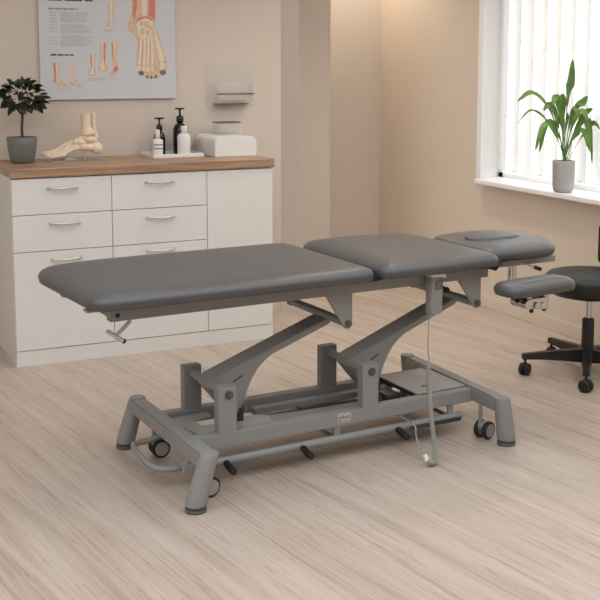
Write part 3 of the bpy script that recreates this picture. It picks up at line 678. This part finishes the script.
# drive linkage and sheet metal between the rails
q = MB(); q.prism([(.085, .445), (.115, .215), (.165, .205), (.385, .205), (.415, .30), (.355, .335), (.235, .335), (.215, .300), (.165, .300), (.155, .38), (.235, .40), (.235, .445)], 'z', .150, .160, .001); tb(q, 'link_plate', 'plate')
q = MB(); q.prism([(.40, .262), (.80, .262), (.80, .300), (.54, .310), (.415, .325)], 'z', .140, .152); q.box((.40, .385, .136), (1.0, .42, .160), .002); tb(q, 'drive_bar', 'frame')
q = MB(); q.tube([(.32, .33, .135), (.58, .345, .128)], .020, 16); q.tube([(.56, .345, .128), (.95, .345, .120)], .026, 16); q.box((.92, .30, .095), (.985, .395, .155), .006); tb(q, 'actuator', 'darksteel')
q = MB(); q.tube([(.845, .24, .130), (.99, .27, .118)], .010, 10); q.tube([(.86, .40, .14), (.97, .28, .12)], .009, 10); q.box((.81, .30, .10), (.86, .36, .15), .004); tb(q, 'motor_linkage', 'steel')
q = MB(); q.box((.99, .198, .172), (1.218, .455, .1795), .0015); cp = tb(q, 'cover_plate', 'plate')
q = MB(); q.box((.984, .192, .165), (1.224, .461, .1765)); tb(q, 'cover_seal', 'black', cp)
q = MB(); q.box((1.055, .262, .1794), (1.082, .270, .1805)); q.box((1.078, .25, .1794), (1.091, .258, .1805)); tb(q, 'cover_emblem', 'black', cp)
# label on the near rail
q = MB(); q.box((.618, .1568, .138), (.672, .1582, .172)); lb = tb(q, 'rating_label', 'label'); q = MB()
for x0_, x1_, z0_, z1_ in ((.622, .630, .141, .150), (.622, .668, .1535, .1565), (.626, .634, .158, .162), (.638, .643, .157, .165), (.648, .656, .158, .161), (.660, .664, .157, .163), (.636, .666, .1425, .1445)): q.box((x0_, .1563, z0_), (x1_, .1572, z1_))
tb(q, 'label_print', 'ink', lb)
# castors
for u, v, yaw in ((.078, .512, -.05), (.085, .10, .2), (1.228, .095, .28), (1.20, .56, .4)):
    ax = Vector((-math.sin(yaw), math.cos(yaw), 0)); cen = Vector((u, v, .034)); fw = Vector((math.cos(yaw), math.sin(yaw), 0))
    q = MB(); q.tube([(u-.02, v, .06), (u-.02, v, .130)], .008, 10); q.ball((u-.008, v, .050), (.022, .016, .018)); q.tube([cen-ax*.02, cen+ax*.02], .007, 10); ca = tb(q, 'caster', 'frame')
    for sd in (-1, 1):
        c = cen+ax*(.0185*sd)
        q = MB(); q.tube([c-ax*.0095, c-ax*.006, c+ax*.006, c+ax*.0095], [.030, .034, .034, .030], 28); wh = tb(q, 'wheel', 'black', ca)
        q = MB(); q.tube([c-ax*.0105, c+ax*.0105], .0255, 24); tb(q, 'wheel_disc', 'wheel_disc', wh)
# foot bars and grips
for v in (.168, .485):
    q = MB(); q.tube([(.09, v, .078), (1.17, v, .078)], .0145, 14); tb(q, 'foot_bar', 'frame')
for u in (.12, .62, 1.12):
    q = MB()
    for v in (.168, .485): q.box((u-.012, v-.004, .078), (u+.012, v+.004, .128))
    q.tube([(u, .168, .078), (u, .485, .078)], .008, 10); tb(q, 'foot_bar_link', 'frame')
q = MB(); q.box((.93, .150, .062), (1.16, .19, .078), .002); tb(q, 'foot_bar_bracket', 'darksteel')
for u in (.178, .473, .872):
    q = MB(); q.tube([(u, .162, .077), (u, .150, .075)], .007, 10); q.tube([(u, .154, .0755), (u-.001, .145, .074), (u-.003, .088, .066), (u-.003, .084, .0655)], [.010, .0125, .0125, .010], 16); tb(q, 'pedal_grip', 'black')
q = MB()
q.tube(catmull([(.08, .46, .100), (.03, .475, .080), (-.015, .483, .074), (-.037, .465, .072), (-.048, .38, .070), (-.050, .29, .069), (-.038, .235, .068), (-.005, .208, .068), (.055, .203, .068)], 6), .0105, 12); fl = tb(q, 'foot_lever_loop', 'frame')
q = MB(); q.box((.035, .178, .052), (.10, .222, .080), .003); q.prism([(.045, .080), (.10, .080), (.09, .128), (.075, .128)], 'y', .185, .215); tb(q, 'lever_block', 'plate', fl)

# ------------------------------------------------------------------ handset hanging from the near rail
def tw(u, v, z): return A0+Rz @ Vector((u, v, 0))+Vector((0, 0, z))
H = thing('remote_handset', 'grey handset with coiled cable hooked on the near edge of the treatment table', 'remote control', tw(.998, .105, .504), TA)
hs = Vector((.998, .105, .504))
q = MB(); q.prism([(.966, .508), (.969, .504), (1.017, .506), (1.022, .511), (1.0245, .640), (1.020, .650), (.972, .654), (.9655, .646)], 'y', .092, .124, .004); q.build('handset_body', 'handset', H, hs)
q = MB(); q.prism([(.962, .646), (.964, .6575), (1.020, .6565), (1.026, .650), (1.0265, .638), (1.022, .6455), (.968, .6485)], 'y', .078, .1315, .0015); q.build('hook', 'handset_hi', H, hs)
q = MB(); q.prism(rounded([(.988, .598, .006), (1.019, .598, .006), (1.019, .636, .008), (.988, .636, .014)], 4), 'y', .0905, .0925); kp = q.build('keypad', 'keypad', H, hs)
q = MB(); q.box((.996, .0898, .616), (1.018, .0908, .6185)); q.box((1.005, .0898, .622), (1.018, .0908, .6245)); q.box((.990, .0898, .608), (1.008, .0908, .6105)); q.build('button_print', 'handset', kp, hs)
q = MB(); q.tube([(.972, .107, .488), (.972, .107, .505)], [.005, .007], 10); q.build('strain_relief', 'handset', H, hs)
path = catmull([(.972, .107, .490), (.945, .072, .42), (.936, .060, .389), (.936, .053, .355), (.929, .045, .330)], 8)
q = MB(); q.tube(path, .0028, 8); q.build('cable', 'cable', H, hs)
cp_ = catmull([(.929, .045, .330), (.919, .022, .230), (.911, -.003, .150), (.903, -.030, .087), (.900, -.044, .035), (.893, -.050, .016), (.880, -.052, .0135), (.868, -.050, .017), (.862, -.045, .026)], 20)
# coil around that centre line
pts = []; turns = 60; m = 60*10; n = len(cp_)-1
seg = [0]
for i in range(n): seg.append(seg[-1]+(cp_[i+1]-cp_[i]).length)
j = 0
for k in range(m+1):
    s_ = seg[-1]*k/m
    while j < n-1 and seg[j+1] < s_: j += 1
    c = cp_[j].lerp(cp_[j+1], (s_-seg[j])/(seg[j+1]-seg[j])); tan = (cp_[min(j+1, n)]-cp_[max(j-1, 0)]).normalized()
    a = tan.cross(Vector((.3, 1, 0))).normalized(); b = tan.cross(a); th = 2*PI*turns*k/m
    pts.append(c+(a*math.cos(th)+b*math.sin(th))*.0070)
q = MB(); q.tube(pts, .0030, 6); q.build('coiled_cable', 'cable', H, hs)
q = MB(); q.tube([(.864, -.047, .022), (.858, -.040, .044)], .008, 12); q.build('cable_clip', 'handset_hi', H, hs)
q = MB(); q.tube(catmull([(.858, -.040, .044), (.862, .0, .060), (.868, .03, .09), (.877, .06, .122), (.885, .21, .120)], 8), .0028, 8); q.build('cable', 'cable', H, hs)

# ------------------------------------------------------------------ light
def area(name, loc, rot, size, size_y, energy, col, spread=180):
    l = bpy.data.lights.new(name, 'AREA'); l.shape = 'RECTANGLE'; l.size = size; l.size_y = size_y; l.energy = energy; l.color = col; l.spread = math.radians(spread)
    o = bpy.data.objects.new(name, l); C.objects.link(o); o.location = loc; o.rotation_euler = rot; return o
area('daylight', (XW+.6, 4.1, 1.7), (0, math.radians(90), 0), 2.2, 2.6, 45, (1, .98, .95))
for i, (x, y, e) in enumerate([(3.3, 6.12, 44), (1.5, 4.6, 9), (2.75, 4.5, 42)]):  # last spot is added fill for window wall and far floor
    l = bpy.data.lights.new('downlight', 'SPOT'); l.energy = e; l.color = (1, .90, .78); l.spot_size = math.radians(125); l.spot_blend = .8; l.shadow_soft_size = .09
    o = bpy.data.objects.new('downlight', l); C.objects.link(o); o.location = (x, y, HC-.012)
wd = bpy.data.worlds.new('World'); bpy.context.scene.world = wd; wd.use_nodes = True
bg = wd.node_tree.nodes['Background']; bg.inputs['Color'].default_value = (.965, .985, 1.035, 1); bg.inputs['Strength'].default_value = 1.4

# ------------------------------------------------------------------ camera
cam = bpy.data.cameras.new('camera'); co = bpy.data.objects.new('camera', cam); C.objects.link(co)
f = 1081.; pitch = math.atan(137/1081); hd = math.radians(64.9)
fwd = Vector((math.cos(hd)*math.cos(pitch), math.sin(hd)*math.cos(pitch), -math.sin(pitch)))
co.location = (0, 0, 1.42); co.rotation_euler = fwd.to_track_quat('-Z', 'Y').to_euler()
cam.sensor_width = 36; cam.sensor_fit = 'HORIZONTAL'; cam.lens = f/600*36; cam.shift_y = -.17; cam.clip_start = .05
sc = bpy.context.scene; sc.camera = co
sc.view_settings.view_transform = 'Standard'; sc.view_settings.look = 'None'; sc.view_settings.gamma = 1; sc.view_settings.use_curve_mapping = False
sc.view_settings.exposure = 0.58
